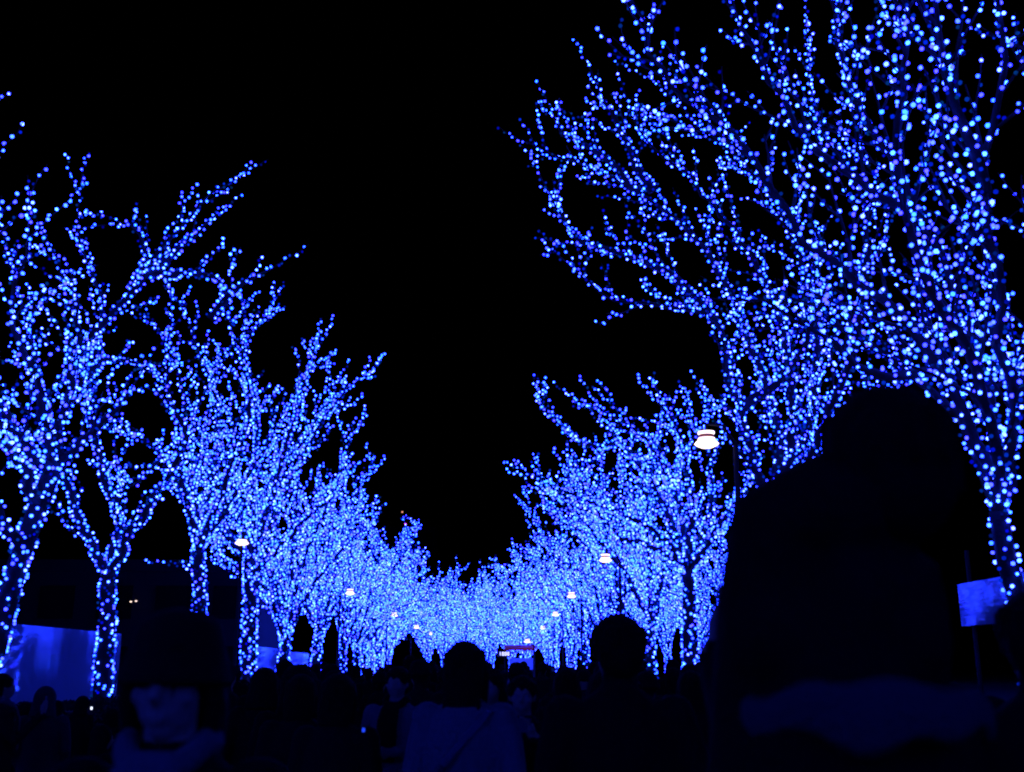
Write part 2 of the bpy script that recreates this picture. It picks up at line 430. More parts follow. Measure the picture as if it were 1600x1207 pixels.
treeD = build_tree('street_tree', bD, 14, 0.040, 0.122, r_trunk=0.27, trunk=[bD, at(390, 960, zD), fkD],
    limbs=[[fkD, at(395, 780, zD), at(400, 640, zD), at(385, 540, zD), at(430, 470, zD)],
           [fkD, at(350, 830, zD), at(320, 720, zD), at(330, 620, zD + .5), at(350, 560, zD + .5)],
           [fkD, at(430, 760, zD - 1), at(460, 650, zD - 1.5), at(480, 580, zD - 1.5), at(496, 528, zD - 1.5)],
           [fkD, at(440, 780, zD - .5), at(490, 680, zD - 1), at(540, 610, zD - 1), at(585, 575, zD - 1)],
           [fkD, at(410, 780, zD + 1.5), at(450, 720, zD + 2), at(510, 640, zD + 2.5), at(530, 590, zD + 2.5)],
           [at(392, 900, zD), at(440, 850, zD - 1), at(500, 790, zD - 2), at(540, 740, zD - 2.5)],
           [fkD, at(370, 780, zD - 1.5), at(360, 690, zD - 2.2), at(400, 600, zD - 2.5)]],
    b_gap=0.48, b_len=(0.8, 2.0), t_gap=0.6, sparkle=0.14)
tag(treeD, 'tree with straight trunk in blue lights beside the oval street lamp', 'tree', 'trees wrapped in blue lights')

z1, z2, z3 = 11.0, 20.5, 30.0
b1 = Vector((at(1610, 1045, z1).x, z1, 0)); b2 = Vector((at(1215, 1045, z2).x, z2, 0)); b3 = Vector((at(1078, 1045, z3).x, z3, 0))
fk1 = at(1560, 800, z1)
tree1 = build_tree('street_tree', b1, 21, 0.022, 0.122, single=300, pitch=0.12, r_trunk=0.13, trunk=[b1, at(1600, 960, z1), at(1575, 880, z1), fk1],
    limbs=[[fk1, at(1530, 690, z1 - .2), at(1470, 580, z1 - .4), at(1380, 470, z1 - .5), at(1260, 380, z1 - .5), at(1180, 240, z1 - .5), at(1030, 110, z1 - .4), at(990, 10, z1 - .3)],
           [fk1, at(1550, 640, z1 + .3), at(1500, 500, z1 + .8), at(1440, 330, z1 + 1.2), at(1340, 170, z1 + 1.4), at(1300, 20, z1 + 1.4), at(1280, -120, z1 + 1.4)],
           [fk1, at(1580, 640, z1 - .6), at(1560, 480, z1 - 1.2), at(1540, 300, z1 - 1.6), at(1560, 100, z1 - 1.8), at(1550, -100, z1 - 1.8)],
           [fk1, at(1500, 660, z1 + .8), at(1380, 560, z1 + 1.4), at(1270, 480, z1 + 1.8), at(1180, 470, z1 + 2)],
           [fk1, at(1600, 600, z1 + .4), at(1640, 400, z1 + .6), at(1620, 150, z1 + .8), at(1640, -100, z1 + .9)],
           [fk1, at(1540, 620, z1 - .9), at(1450, 450, z1 - 1.5), at(1400, 250, z1 - 1.9), at(1420, 60, z1 - 2), at(1400, -100, z1 - 2)],
           [at(1450, 340, z1 + 1.2), at(1300, 260, z1 + 1.1), at(1200, 120, z1 + .9), at(1120, -20, z1 + .8)],
           [at(1470, 580, z1 - .4), at(1380, 590, z1 - .6), at(1300, 540, z1 - .8), at(1240, 500, z1 - 1)],
           [at(1540, 300, z1 - 1.6), at(1490, 160, z1 - 1.8), at(1460, -60, z1 - 2)]],
    b_gap=0.27, b_len=(0.5, 1.6), t_len=(0.3, 0.9), t_gap=0.28, sparkle=0.24)
tag(tree1, 'nearest big tree in large blue lights, its crown filling the upper right corner', 'tree', 'trees wrapped in blue lights')
fk2 = at(1205, 800, z2)
tree2 = build_tree('street_tree', b2, 22, 0.0275, 0.118, single=0, r_trunk=0.2, trunk=[b2, at(1212, 930, z2), fk2],
    limbs=[[fk2, at(1170, 700, z2), at(1140, 590, z2), at(1118, 500, z2 - .2), at(1040, 480, z2 - .5), at(960, 470, z2 - .8), at(890, 415, z2 - 1)],
           [at(1118, 500, z2 - .2), at(1060, 440, z2 - .2), at(980, 400, z2 - .4), at(895, 370, z2 - .4), at(858, 300, z2 - .4)],
           [fk2, at(1220, 680, z2 + .4), at(1180, 560, z2 + .6), at(1110, 400, z2 + .7), at(1000, 300, z2 + .8), at(900, 255, z2 + .8), at(815, 220, z2 + .8)],
           [fk2, at(1240, 640, z2 - .6), at(1200, 450, z2 - 1), at(1100, 300, z2 - 1.2), at(1020, 230, z2 - 1.2), at(980, 160, z2 - 1.2)],
           [fk2, at(1260, 680, z2 + 1), at(1270, 480, z2 + 1.6), at(1200, 300, z2 + 2), at(1100, 200, z2 + 2), at(1010, 120, z2 + 2)],
           [fk2, at(1270, 700, z2 - 1), at(1340, 520, z2 - 1.6), at(1350, 330, z2 - 2), at(1280, 180, z2 - 2), at(1260, 60, z2 - 2)],
           [at(1000, 300, z2 + .8), at(935, 235, z2 + .6), at(880, 210, z2 + .5), at(858, 165, z2 + .5)],
           [at(1020, 300, z2 + .2), at(975, 215, z2), at(928, 122, z2)],
           [fk2, at(1290, 740, z2), at(1400, 600, z2 + .6), at(1470, 430, z2 + 1)],
           [at(1160, 640, z2), at(1250, 560, z2 - 1), at(1300, 420, z2 - 1.6)]],
    b_gap=0.30, b_len=(0.5, 1.6), t_len=(0.25, 0.85), t_gap=0.32, sparkle=0.2)
tag(tree2, 'spreading tree in blue lights rising behind the shoulder of the large dark figure', 'tree', 'trees wrapped in blue lights')
fk3 = at(1075, 890, z3)
tree3 = build_tree('street_tree', b3, 23, 0.036, 0.115, r_trunk=0.24, trunk=[b3, at(1078, 980, z3), fk3],
    limbs=[[fk3, at(1040, 800, z3), at(980, 700, z3), at(900, 690, z3), at(850, 640, z3), at(841, 620, z3)],
           [fk3, at(1060, 780, z3 + .5), at(1010, 690, z3 + .6), at(940, 640, z3 + .6), at(905, 625, z3 + .6)],
           [fk3, at(1080, 780, z3 - .5), at(1060, 680, z3 - .8), at(1015, 615, z3 - .8)],
           [fk3, at(1110, 800, z3 + .8), at(1110, 720, z3 + 1), at(1075, 640, z3 + 1.2)],
           [fk3, at(1020, 830, z3 - 1), at(940, 790, z3 - 1.6), at(880, 770, z3 - 2), at(835, 745, z3 - 2)],
           [fk3, at(1120, 830, z3 - .5), at(1170, 750, z3 - .8), at(1180, 700, z3 - .8)],
           [fk3, at(1030, 860, z3 + 1), at(960, 830, z3 + 1.5), at(900, 740, z3 + 2)]],
    b_gap=0.42, b_len=(0.6, 1.8), t_gap=0.58, sparkle=0.14)
tag(tree3, 'light-wrapped tree with crown behind the stacked-disc street lamp', 'tree', 'trees wrapped in blue lights')

# --- the trees further down both rows, and the ones behind the camera that light the crowd
def proto(seed, r_b, gap, **kw):
    return build_tree('street_tree', (0, 0, 0), seed, r_b, gap, fine=False, sides=(5, 3), sparkle=0.14, **kw)
mid = [proto(40 + i, 0.050, 0.14, height=11.0, spread=4.7, trunk_h=3.0 + 0.3 * i, r_trunk=0.23, n_limb=7, b_gap=0.50, t_gap=0.62, t_len=(0.5, 1.3)) for i in range(3)]
far = [proto(50 + i, 0.076, 0.21, height=11.5, spread=4.8, trunk_h=3.0, r_trunk=0.25, n_limb=7, b_gap=0.42, t_gap=0.4) for i in range(3)]
used = set()
prng = random.Random(5)
def put(src, x, z, label, s=1.0, a=None):
    o = src
    if src.name in used: o = copy_tree(src)
    used.add(src.name)
    o.location = (x, z, 0); o.rotation_euler.z = prng.uniform(0, 6.28) if a is None else a
    o.scale = (s, s, s * prng.uniform(0.94, 1.05))
    tag(o, label, 'tree', 'trees wrapped in blue lights'); return o
ordn = ['fifth', 'sixth', 'seventh', 'eighth', 'ninth', 'tenth']
zl = [43, 49, 55, 61.5, 68, 75]
for i, z in enumerate(zl):
    put(mid[i % 3] if z < 66 else far[i % 3], lx(z) + prng.uniform(-.3, .3), z, f'{ordn[i]} blue-lit tree of the left row counted from the front', prng.uniform(0.95, 1.03))
zr = [38.5, 47, 55.5, 64, 72.5]
for i, z in enumerate(zr):
    put(mid[(i + 1) % 3] if z < 66 else far[i % 3], rx(z) + prng.uniform(-.3, .3), z, f"{['fourth'] [0] if i == 0 else ordn[i - 1]} blue-lit tree of the right row counted from the front", prng.uniform(0.97, 1.06))
z = 82
while z < 120:
    put(far[prng.randrange(3)], lx(z) + prng.uniform(-.5, .5), z, 'far tree of the left row melting into the blue glow at the end', prng.uniform(0.9, 1.02)); z += 7.0
z = 81
while z < 104:
    put(far[prng.randrange(3)], rx(z) + prng.uniform(-.5, .5), z, 'far tree of the right row melting into the blue glow at the end', prng.uniform(0.85, 0.98)); z += 8.0
for x, z in ((-1.2, 95), (-3.4, 99), (-5.5, 106), (-3.0, 112), (-1.0, 107), (-7.5, 113), (2.6, 109), (6.5, 106), (-5, 120), (4.6, 116), (-1.8, 122)):
    put(far[prng.randrange(3)], x, z, 'tree of the glowing mass that closes the far end of the avenue', prng.uniform(0.9, 1.0))
for i, z in enumerate((43, 51.5, 60, 69)):
    put(mid[i % 3], 9.0 + prng.uniform(-.4, .4), z, 'low-branched blue-lit tree standing behind the right row', 0.85)
for x, z in ((-13.5, 7), (-9.5, -1.5), (-9, -8), (6.2, -3.5), (6.0, -12), (-9, -14)):
    put(mid[prng.randrange(3)], x, z, 'blue-lit tree of the rows behind the viewer', 0.95)


# ------------------------------------------------------------------ street lamps: stacked glowing discs held beside a post
def street_lamp(u, v, z, side, label, w=0.46, discs=True):
    head = at(u, v, z); px = head.x + side * 0.42
    o = empty('street_lamp', (px, z, 0)); tag(o, label, 'street lamp', 'street lamps along the avenue')
    h = head.z; dx = head.x - px
    m = MB(); m.lathe([(0.0, 0.0), (0.13, 0.0), (0.13, 0.12), (0.08, 0.18), (0.05, 0.6), (0.038, h - 0.1), (0.032, h + 0.02), (0.0, h + 0.03)], 12); m.build('post', 'dark_metal', o, True)
    m = MB(); m.tube([(0, 0, h - 0.04), (dx * 0.4, 0, h + 0.26), (dx, 0, h + 0.28)], [0.03, 0.025, 0.02], 8)
    m.tube([(dx, 0, h + 0.30), (dx, 0, h + 0.06)], [0.02, 0.02], 8); m.build('arm', 'dark_metal', o, True)
    r = w * 0.48
    m = MB(); m.lathe([(0, -0.085), (r * .45, -0.078), (r * .85, -0.045), (r, -0.02), (r * .86, 0.01), (r * .72, 0.03), (r * .70, 0.060), (r * .66, 0.07), (0, 0.075)], 24, (dx, 0, h)); m.build('lamp_shade', 'lamp_glow', o, True)
    if not discs: return o
    m = MB(); m.lathe([(0, 0.08), (r * .60, 0.08), (r * .60, 0.115), (0, 0.115)], 24, (dx, 0, h)); m.build('fringe_rim', 'lamp_fringe', o, True)  # ring coloured as the red fringe of the bright lamp
    m = MB(); m.lathe([(0, 0.12), (r * .66, 0.125), (r * .70, 0.145), (r * .66, 0.165), (0, 0.17)], 24, (dx, 0, h)); m.build('top_disc', 'lamp_glow', o, True)
    return o
for u, v, z, lab in ((1104, 692, 15.6, 'nearest street lamp of the right row, stacked glowing discs beside its post'),
                     (946, 875, 32.5, 'second street lamp from the front on the right, small glowing discs'),
                     (893, 932, 49, 'third street lamp from the front on the right, within the blue mass'),
                     (868, 961, 66, 'fourth street lamp from the front on the right, a small pinkish dot'),
                     (848, 982, 88, 'fifth street lamp from the front on the right, a tiny dot'),
                     (824, 1003, 75, 'white dot of a lamp just above the red awning at the end')):
    street_lamp(u, v, z, 1, lab, 0.35 + z * 0.0018)
for u, v, z, lab in ((378, 848, 28, 'oval glowing street lamp against the straight lit trunk on the left'),
                     (547, 927, 46, 'second street lamp from the front on the left, a bright oval'),
                     (616, 962, 66, 'third street lamp from the front on the left'),
                     (651, 981, 86, 'fourth street lamp from the front on the left, a small white dot'),
                     (673, 991, 100, 'fifth street lamp from the front on the left, barely a speck')):
    street_lamp(u, v, z, -1 if z > 30 else 0.0001, lab, 0.32 + (z * 0.0020 if z < 95 else 0), z > 30)

# ------------------------------------------------------------------ white sheet panels that catch the blue light
def panel_fence(x, ya, yb, zb, zt, label, face):
    o = empty('panel_fence', (x, ya, 0)); tag(o, label, 'panel fence')
    n = max(1, round((yb - ya) / 1.8)); w = (yb - ya) / n; rng = random.Random(int(ya * 7))
    for i in range(n):
        v, f = [], []; NU, NV = 10, 6; off = rng.uniform(-0.008, 0.008)
        for a in range(2):
            for j in range(NV + 1):
                for k in range(NU + 1):
                    yy = i * w + 0.006 + (w - 0.012) * k / NU; zz = zb + (zt - zb) * j / NV
                    v.append((off + a * -0.02 * face + 0.0004 * math.sin(k * 1.7 + i * 2.1) * (a == 0) + 0.0006 * math.sin(j * 1.3 + i), yy, zz))
        S = (NU + 1) * (NV + 1)
        for j in range(NV):
            for k in range(NU):
                q = j * (NU + 1) + k; f.append((q, q + 1, q + NU + 2, q + NU + 1)); f.append((S + q + NU + 1, S + q + NU + 2, S + q + 1, S + q))
        link('panel', mesh('panel', v, f, 'white_sheet', True), o)
    for i in range(n + 1):
        m = MB(); m.tube([(-0.07 * face, i * w, 0), (-0.07 * face, i * w, zt - 0.02)], [0.024, 0.024], 8); m.build('post', 'dark_metal', o, True)
    return o
panel_fence(-10.6, 13.0, 31.2, 0.25, 2.49, 'long white sheet fence glowing blue behind the left trees', 1)
panel_fence(-10.6, 46.5, 53.5, 0.25, 2.47, 'short blue-lit sheet fence right of the straight lit trunk', 1)
panel_fence(-10.6, 54.2, 61.5, 0.25, 2.36, 'farther short blue-lit sheet fence between two thin lit trunks', 1)
# raised board at the right edge on its posts
o = empty('raised_board', (6.2, 14.6, 0)); tag(o, 'raised white board lit blue beside the trunk at the right edge', 'board')
m = MB(); m.box((0.03, -3.0, 2.38), (0.04, 6.8, 0.56)); m.build('panel', 'white_sheet', o)
for y in (-6.2, -3.0, 0.2):
    m = MB(); m.tube([(0.10, y, 0), (0.10, y, 3.1 if y > 0 else 2.66)], [0.035, 0.03], 8); m.build('post', 'dark_metal', o, True)
m = MB(); m.box((0.075, -3.0, 2.62), (0.03, 6.8, 0.05)); m.build('rail', 'dark_metal', o)

# ------------------------------------------------------------------ low dark hedges along the left row
def hedge(xa, xb, ya, yb, h, label, seed):
    rng = random.Random(seed); o = empty('hedge', ((xa + xb) / 2, ya, 0.12)); tag(o, label, 'hedge', 'low hedges along the left kerb')
    hw = (xb - xa) / 2; L = yb - ya; v, f = [], []
    for _ in range(int(L * 420)):
        s = rng.random(); y = rng.uniform(0, L)
        if s < .45: p = Vector((hw * rng.uniform(.8, 1.06), y, rng.uniform(0, h)))
        elif s < .8: p = Vector((rng.uniform(-hw, hw), y, h * rng.uniform(.9, 1.05)))
        else: p = Vector((rng.uniform(-hw, hw), y, rng.uniform(0, h)))
        p.z += 0.04 * math.sin(y * 1.7 + seed)
        a = rv(rng).normalized() * 0.05; b = a.orthogonal().normalized() * 0.026; c = len(v)
        v += [p - a, p + b, p + a, p - b]; f.append((c, c + 1, c + 2, c + 3))
    link('foliage', mesh('foliage', v, f, 'hedge_leaf'), o)
    m = MB(); m.box((0, L / 2, h * 0.45), (hw * 1.5, L - 0.1, h * 0.88)); m.build('stem', 'hedge_core', o)
mat('hedge_leaf', (0.008, 0.012, 0.006), 0.8, 0.1, 20, 0.3, spec=0.1); mat('hedge_core', (0.004, 0.005, 0.003), 0.9, 0.3, 20, 0.3)
for i, (ya, yb) in enumerate(((9, 16), (16.6, 22.6), (23.4, 29.5), (30.5, 36.0), (37.2, 44), (44.6, 52))):
    hedge(-8.0, -7.1, ya, yb, 0.82, ['low dark hedge at the left edge below the blue panel', 'low dark hedge left of the forked lit trunk', 'low dark hedge right of the forked lit trunk', 'low dark hedge left of the straight lit trunk', 'low dark hedge right of the straight lit trunk', 'farthest low dark hedge by the thin lit trunks'][i], i + 3)

# ------------------------------------------------------------------ far things
o = empty('market_stall', (at(812, 1045, 76).x, 76, 0)); tag(o, 'small far stall with red awning and blue front at the end of the avenue', 'stall')
hz = at(812, 1013, 76).z
m = MB(); m.add([(-1.05, -.7, hz), (1.05, -.7, hz), (1.05, .7, hz + .22), (-1.05, .7, hz + .22), (-1.05, -.7, hz - .16), (1.05, -.7, hz - .16), (1.05, .7, hz + .06), (-1.05, .7, hz + .06)],
                [(0, 1, 2, 3), (7, 6, 5, 4), (0, 4, 5, 1), (1, 5, 6, 2), (2, 6, 7, 3), (3, 7, 4, 0)]); m.build('awning', 'red_awning', o)
for x in (-1, 1):
    for y in (-.6, .6):
        m = MB(); m.box((x, y, (hz - .16) / 2), (.06, .06, hz - .16)); m.build('post', 'dark_metal', o)
m = MB(); m.box((0.15, -.5, hz - 1.05), (1.7, .06, .75)); m.build('front_panel', 'stall_front', o)
m = MB(); m.box((0, -.2, .55), (1.9, .6, 1.1)); m.build('counter', 'sign_dark', o)
m = MB(); m.box((-1.05, -.76, hz - .40), (0.95, .06, .34)); sg = m.build('sign', 'sign_dark', o)
cu = bpy.data.curves.new('lettering', 'FONT'); cu.body = '1888'; cu.size = 0.36; cu.extrude = 0.01; cu.align_x = 'CENTER'; cu.align_y = 'CENTER'
tmp = bpy.data.objects.new('tmp', cu); C.objects.link(tmp)
tm = bpy.data.meshes.new_from_object(tmp.evaluated_get(bpy.context.evaluated_depsgraph_get())); bpy.data.objects.remove(tmp)
tm.materials.clear(); tm.materials.append(MATS['sign_letter'])
lt = link('lettering', tm, sg); lt.location = (-1.05, -.80, hz - .40); lt.rotation_euler = (math.pi / 2, 0, 0)

def tower(x, y, w, d, h, floors, cols, label, name='office_tower'):
    o = empty(name, (x, y, 0)); tag(o, label, 'building')
    m = MB(); m.box((0, 0, h / 2), (w, d, h)); m.build('wall', 'facade', o)
    m = MB(); m.box((0, 0, h + .4), (w + .5, d + .5, .8)); m.build('roof', 'facade', o)
    fh = h / floors; base = None; cw = w / cols
    pm = MB(); pm.box((0, 0, 0), (cw * .6, .12, fh * .55)); me = mesh('window', pm.v, pm.f, 'dark_glass')
    for i in range(floors):
        for j in range(cols):
            q = link('window', me, o); q.location = (-w / 2 + cw * (j + .5), -d / 2 - .03, fh * (i + .5))
    return o
zt = 300; tp = at(637, 826, zt)
o = tower(tp.x, zt, 16, 14, tp.z - 1.2, 10, 5, 'dark high block with a red warning light, beyond the left row')
m = MB(); m.ball((0, -7.2, tp.z + 0.3), .34, 10, 6); m.build('red_beacon', 'red_glow', o)
m = MB(); m.tube([(0, -7.2, tp.z - 1.3), (0, -7.2, tp.z)], [.12, .1], 6); m.build('mast', 'dark_metal', o)
q = at(627, 798, zt - 7.2) - o.location
m = MB(); m.tube([(q.x, -4.2, tp.z - 1.3), (q.x, -4.2, q.z - .2)], [.2, .12], 6); m.build('mast', 'dark_metal', o)
m = MB(); m.ball((q.x, -4.2, q.z), .28, 10, 6); m.build('orange_beacon', 'orange_glow', o)
p1, p2 = at(204.5, 940.5, 70), at(212.5, 939.5, 70)
o = tower(p1.x - 3, 75, 22, 9, 7.5, 2, 6, 'low dark building with two tiny lit lamps behind the blue panel', 'low_building')
for p in (p1, p2):
    m = MB(); m.tube([(p.x - o.location.x, -5 + .1, p.z), (p.x - o.location.x, -4.5, p.z + .1)], [.03, .03], 6); m.build('lamp_bracket', 'dark_metal', o)
    m = MB(); m.ball((p.x - o.location.x, -5, p.z), (.085, .06, .06), 10, 6); m.build('wall_lamp', 'warm_window', o)

# ------------------------------------------------------------------ people
def remeshed(mb, voxel, smooth=3):
    me = bpy.data.meshes.new('tmp'); me.from_pydata(mb.v, [], mb.f); t = bpy.data.objects.new('tmp', me); C.objects.link(t)
    r = t.modifiers.new('r', 'REMESH'); r.mode = 'VOXEL'; r.voxel_size = voxel; r.use_smooth_shade = True
    s = t.modifiers.new('s', 'SMOOTH'); s.factor = 0.5; s.iterations = smooth
    out = bpy.data.meshes.new_from_object(t.evaluated_get(bpy.context.evaluated_depsgraph_get()))
    bpy.data.objects.remove(t); bpy.data.meshes.remove(me); return out

def hand(m, wrist, d, up, grip=0.5, s=1.0, side=1):
    """palm and five fingers; d: direction of the fingers, up: back of the hand"""
    wrist = Vector(wrist); d = Vector(d).normalized(); up = Vector(up); up = (up - d * up.dot(d)).normalized(); x = d.cross(up) * side
    m.tube([wrist, wrist + d * .04 * s, wrist + d * .085 * s], [(.026 * s, .018 * s), (.034 * s, .018 * s), (.036 * s, .014 * s)], 10)
    m.ball(wrist + d * .05 * s, (.035 * s, .035 * s, .030 * s), 10, 6)
    for k, L in enumerate((.070, .080, .075, .058)):
        a = wrist + d * .082 * s + x * (0.030 - .02 * k) * s; q = [a]; dd = d.copy()
        for j, fr in enumerate((.45, .32, .23)):
            dd = (dd - up * grip * (0.5 + .35 * j)).normalized(); q.append(q[-1] + dd * L * fr * s)
        m.tube(q, [.0095 * s, .009 * s, .0085 * s, .007 * s], 8)
    a = wrist + d * .025 * s + x * .028 * s; t = (d * .6 + x * .75 - up * .25).normalized()
    m.tube([a, a + t * .035 * s, a + (t * .6 + d * .5 - up * grip * .5).normalized() * .065 * s], [.012 * s, .0105 * s, .008 * s], 8)

def head(m, c, nose=True):
    """head facing +Y, chin to crown .225, centred at c"""
    x, y, z = c
    m.ball((x, y - .008, z + .022), (.077, .095, .090), 16, 12)
    m.ball((x, y + .022, z - .035), (.060, .068, .070), 14, 10)
    m.ball((x, y + .052, z - .088), (.027, .024, .020), 10, 8)
    m.ball((x, y + .078, z + .018), (.050, .016, .014), 10, 8)
    if nose:
        m.tube([(x, y + .085, z + .012), (x, y + .108, z - .026), (x, y + .088, z - .036)], [.010, .0155, .012], 8)
        m.ball((x, y + .082, z - .058), (.024, .013, .0075), 10, 6); m.ball((x, y + .080, z - .070), (.021, .012, .007), 10, 6)
    for s in (-1, 1):
        m.ball((x + s * .079, y - .005, z - .006), (.010, .020, .032), 8, 8)
        m.ball((x + s * .042, y + .058, z - .022), (.024, .02, .022), 8, 6)

def person(label=None, coat='black_coat', coat_len=0.80, arms='pocket', top='short', shoulder=0.19, bulk=1.0, voxel=0.017, elbow=.05, hd=(0, 0), scarf=None, bag=None, extra=()):
    o = empty('person'); m = MB(); hx, hy = hd
    # torso and coat skirt
    m.tube([(0, 0, coat_len - .02), (0, 0, .95), (0, 0, 1.10), (0, .005, 1.25), (0, 0, 1.36), (hx * .2, -.005, 1.42), (hx * .45, -.005, 1.46)],
           [(.215 * bulk, .155 * bulk), (.20 * bulk, .15 * bulk), (.185 * bulk, .135 * bulk), (.19 * bulk, .135 * bulk), (shoulder * .98, .115 * bulk), (shoulder * .68, .095), (.075, .08)], 18)
    m.tube([(hx * .4, -.005, 1.42), (hx * .75, hy * .6, 1.50), (hx, hy + .005, 1.55)], [.066, .056, .055], 12)     # neck
    head(m, (hx, hy + .01, 1.585), True)
    for s in (-1, 1):
        m.tube([(s * .095, 0, .95), (s * .10, .015, .52), (s * .10, -.01, .11)], [.095, .066, .046], 12)              # legs
        m.tube([(s * .10, .0, .10), (s * .102, -.035, .05)], [.048, .045], 10)
        m.ball((s * .105, .035, .045), (.048, .125, .042), 12, 8)                                                    # shoes
        sh = Vector((s * shoulder, -.005, 1.37)); m.ball(sh, (.075, .08, .075), 12, 8)
        if arms == 'pocket' or (arms == 'phone1' and s < 0) or (arms == 'bag' and s > 0):
            el = Vector((s * (shoulder + .075), -.06, 1.10)); w = Vector((s * (.205 * bulk), .10, .93))
            m.tube([sh, sh.lerp(el, .5) + Vector((s * .01, 0, 0)), el, w], [.072, .062, .056, .046], 12)
            hand(m, w, (-s * .25, .25, -1), (s, .3, 0), .35, .95, -s)
        elif arms == 'down':
            el = Vector((s * (shoulder + .06), -.02, 1.10)); w = Vector((s * (shoulder + .07), .06, .86))
            m.tube([sh, el, w], [.070, .056, .042], 12); hand(m, w, (0, .15, -1), (s, 0, 0), .3, .95, s)
        elif arms == 'bag':
            el = Vector((s * (shoulder + .07), -.03, 1.10)); w = Vector((s * .05, .20, 1.12))
            m.tube([sh, el, w], [.072, .060, .045], 12); hand(m, w, (-s, .1, .1), (0, 1, .2), .5, .95, s)
        else:                                                                                                         # both hands (or one) hold a phone up
            el = Vector((s * (shoulder + elbow), .12, 1.13)); w = Vector((s * .085, .36, 1.36))
            m.tube([sh, el, w], [.072, .058, .040], 12); hand(m, w, (-s * .35, .1, 1), (s * .9, -.35, .1), .45, .95, -s)
    for pts, rads in extra: m.tube(pts, rads, 12)
    me = remeshed(m, voxel)
    me.materials.clear()
    for k in (coat, 'trousers', 'skin', 'hat'): me.materials.append(MATS[k])
    idx = []
    for p in me.polygons:
        x, y, z = p.center
        if z > 1.475: i = 2 if y > hy + .012 else 0
        elif z < .13: i = 3
        elif z < coat_len + .0: i = 1
        elif arms in ('phone', 'phone1') and y > .33 and z > 1.36: i = 2
        elif arms == 'down' and z < .875 and abs(x) > shoulder + .03: i = 2
        else: i = 0
        idx.append(i)
    me.polygons.foreach_set('material_index', idx)
    b = link('body', me, o)
    # eyes
    for s in (-1, 1):
        e = MB(); e.ball((hx + s * .032, hy + .082, 1.588), .011, 8, 6); e.build('eye', 'eye_white', o, True)
    # hair / hat
    h = MB(); z = 1.585; y0 = hy + .01
    if top in ('short', 'bob', 'long', 'hat', 'cap'):
        h.ball((hx, y0 - .018, z + .036), (.090, .100, .092), 16, 12)
        h.ball((hx, y0 - .045, z - .01), (.083, .070, .085), 14, 10)
        if top in ('bob', 'long', 'hat'):
            dn = {'bob': .15, 'long': .36, 'hat': .16}[top]
            h.tube([(hx, y0 - .03, z + .06), (hx, y0 - .055, z - .06), (hx, y0 - .07, z - dn)], [(.09, .075), (.098, .062), (.085, .035) if top != 'long' else (.055, .022)], 16)
            if top == 'long':
                for k in range(9): h.tube([(hx - .075 + .019 * k, y0 - .062, z - .14), (hx - .072 + .018 * k, y0 - .095, z - .26), (hx - .066 + .0165 * k, y0 - .112, z - .37 - .03 * ((k * 7) % 4))], [.018, .016, .004], 6)
            for s in (-1, 1): h.tube([(hx + s * .065, y0 + .01, z + .07), (hx + s * .088, y0 + .01, z - .03), (hx + s * .078, y0 + .0, z - dn * .9)], [.024, .024, .014], 8)
        rr = random.Random(len(top) + int(shoulder * 1000))
        for _ in range(26):
            a = rr.uniform(0, 6.28); q = Vector((hx + .084 * math.cos(a), y0 - .02 + .094 * math.sin(a), z + .04 + rr.uniform(-.01, .05)))
            h.tube([q, q + Vector((.012 * math.cos(a), .012 * math.sin(a), -.05 - .03 * rr.random()))], [.014, .004], 5)
        hair = link('hair', remeshed(h, .009, 2), o); hair.data.materials.clear(); hair.data.materials.append(MATS['hair'])
    if top in ('hat', 'beanie', 'cap'):
        h = MB(); br = .108 if top != 'hat' else .104
        h.lathe([(br - .012, -.035), (br, -.04), (br + .006, -.015), (br - .004, .01), (br - .012, .045), (.080, .085), (.05, .108), (0, .118)], 22, (hx, y0 - .012, z + .035))
        if top == 'hat':
            h.lathe([(.098, .0), (.112, -.05), (.116, -.060), (.110, -.060), (.096, -.01)], 22, (hx, y0, z + .062))
        if top == 'cap': h.tube([(hx, y0 + .07, z + .03), (hx, y0 + .15, z + .02)], [(.075, .008), (.06, .006)], 12)
        h.build('hat', 'hat', o, True)
    if top == 'hood':
        h = MB(); h.ball((hx, y0 - .03, z + .02), (.112, .118, .128), 16, 12); h.tube([(hx, y0 - .05, z), (hx * .7, -.05, 1.42)], [(.108, .095), (.14, .10)], 16)
        hb = link('hood', remeshed(h, .013, 3), o); hb.data.materials.clear(); hb.data.materials.append(MATS[coat])
    if scarf:
        h = MB(); ring = []
        for k in range(29):
            a = 2 * math.pi * k / 28; fr = max(0, math.sin(a))
            ring.append((hx * .6 + (.078 + .012 * fr) * math.cos(a), .0 + .082 * math.sin(a) + .02 * fr, 1.475 - .045 * fr ** 1.5 + .005 * math.sin(5 * a)))
        h.tube(ring, [(.026, .030)] * 29, 8, cap=False)
        h.tube([(.0, .095, 1.455), (.005, .135, 1.40), (.012, .165, 1.32), (.015, .172, 1.18), (.015, .174, 1.05)], [(.060, .02), (.078, .018), (.085, .016), (.085, .014), (.08, .012)], 12)
        sc = link('scarf', remeshed(h, .010, 2), o); sc.data.materials.clear(); sc.data.materials.append(MATS[scarf])
    if bag:
        h = MB(); h.tube([(.14, .12, 1.40), (.0, .158, 1.22), (-.17, .10, .98), (-.20, -.06, .95), (-.05, -.16, 1.18), (.13, -.09, 1.40), (.14, .12, 1.40)], [(.018, .006)] * 7, 6, cap=False); h.build('bag_strap', bag, o)
        h = MB(); h.box((-.26, .02, .90), (.10, .28, .24), .1); h.build('bag', bag, o)
    if arms in ('phone', 'phone1'):
        h = MB(); h.box((0, .385, 1.43), (.155 if arms == 'phone' else .075, .009, .078 if arms == 'phone' else .15)); h.build('phone', 'sign_dark', o)
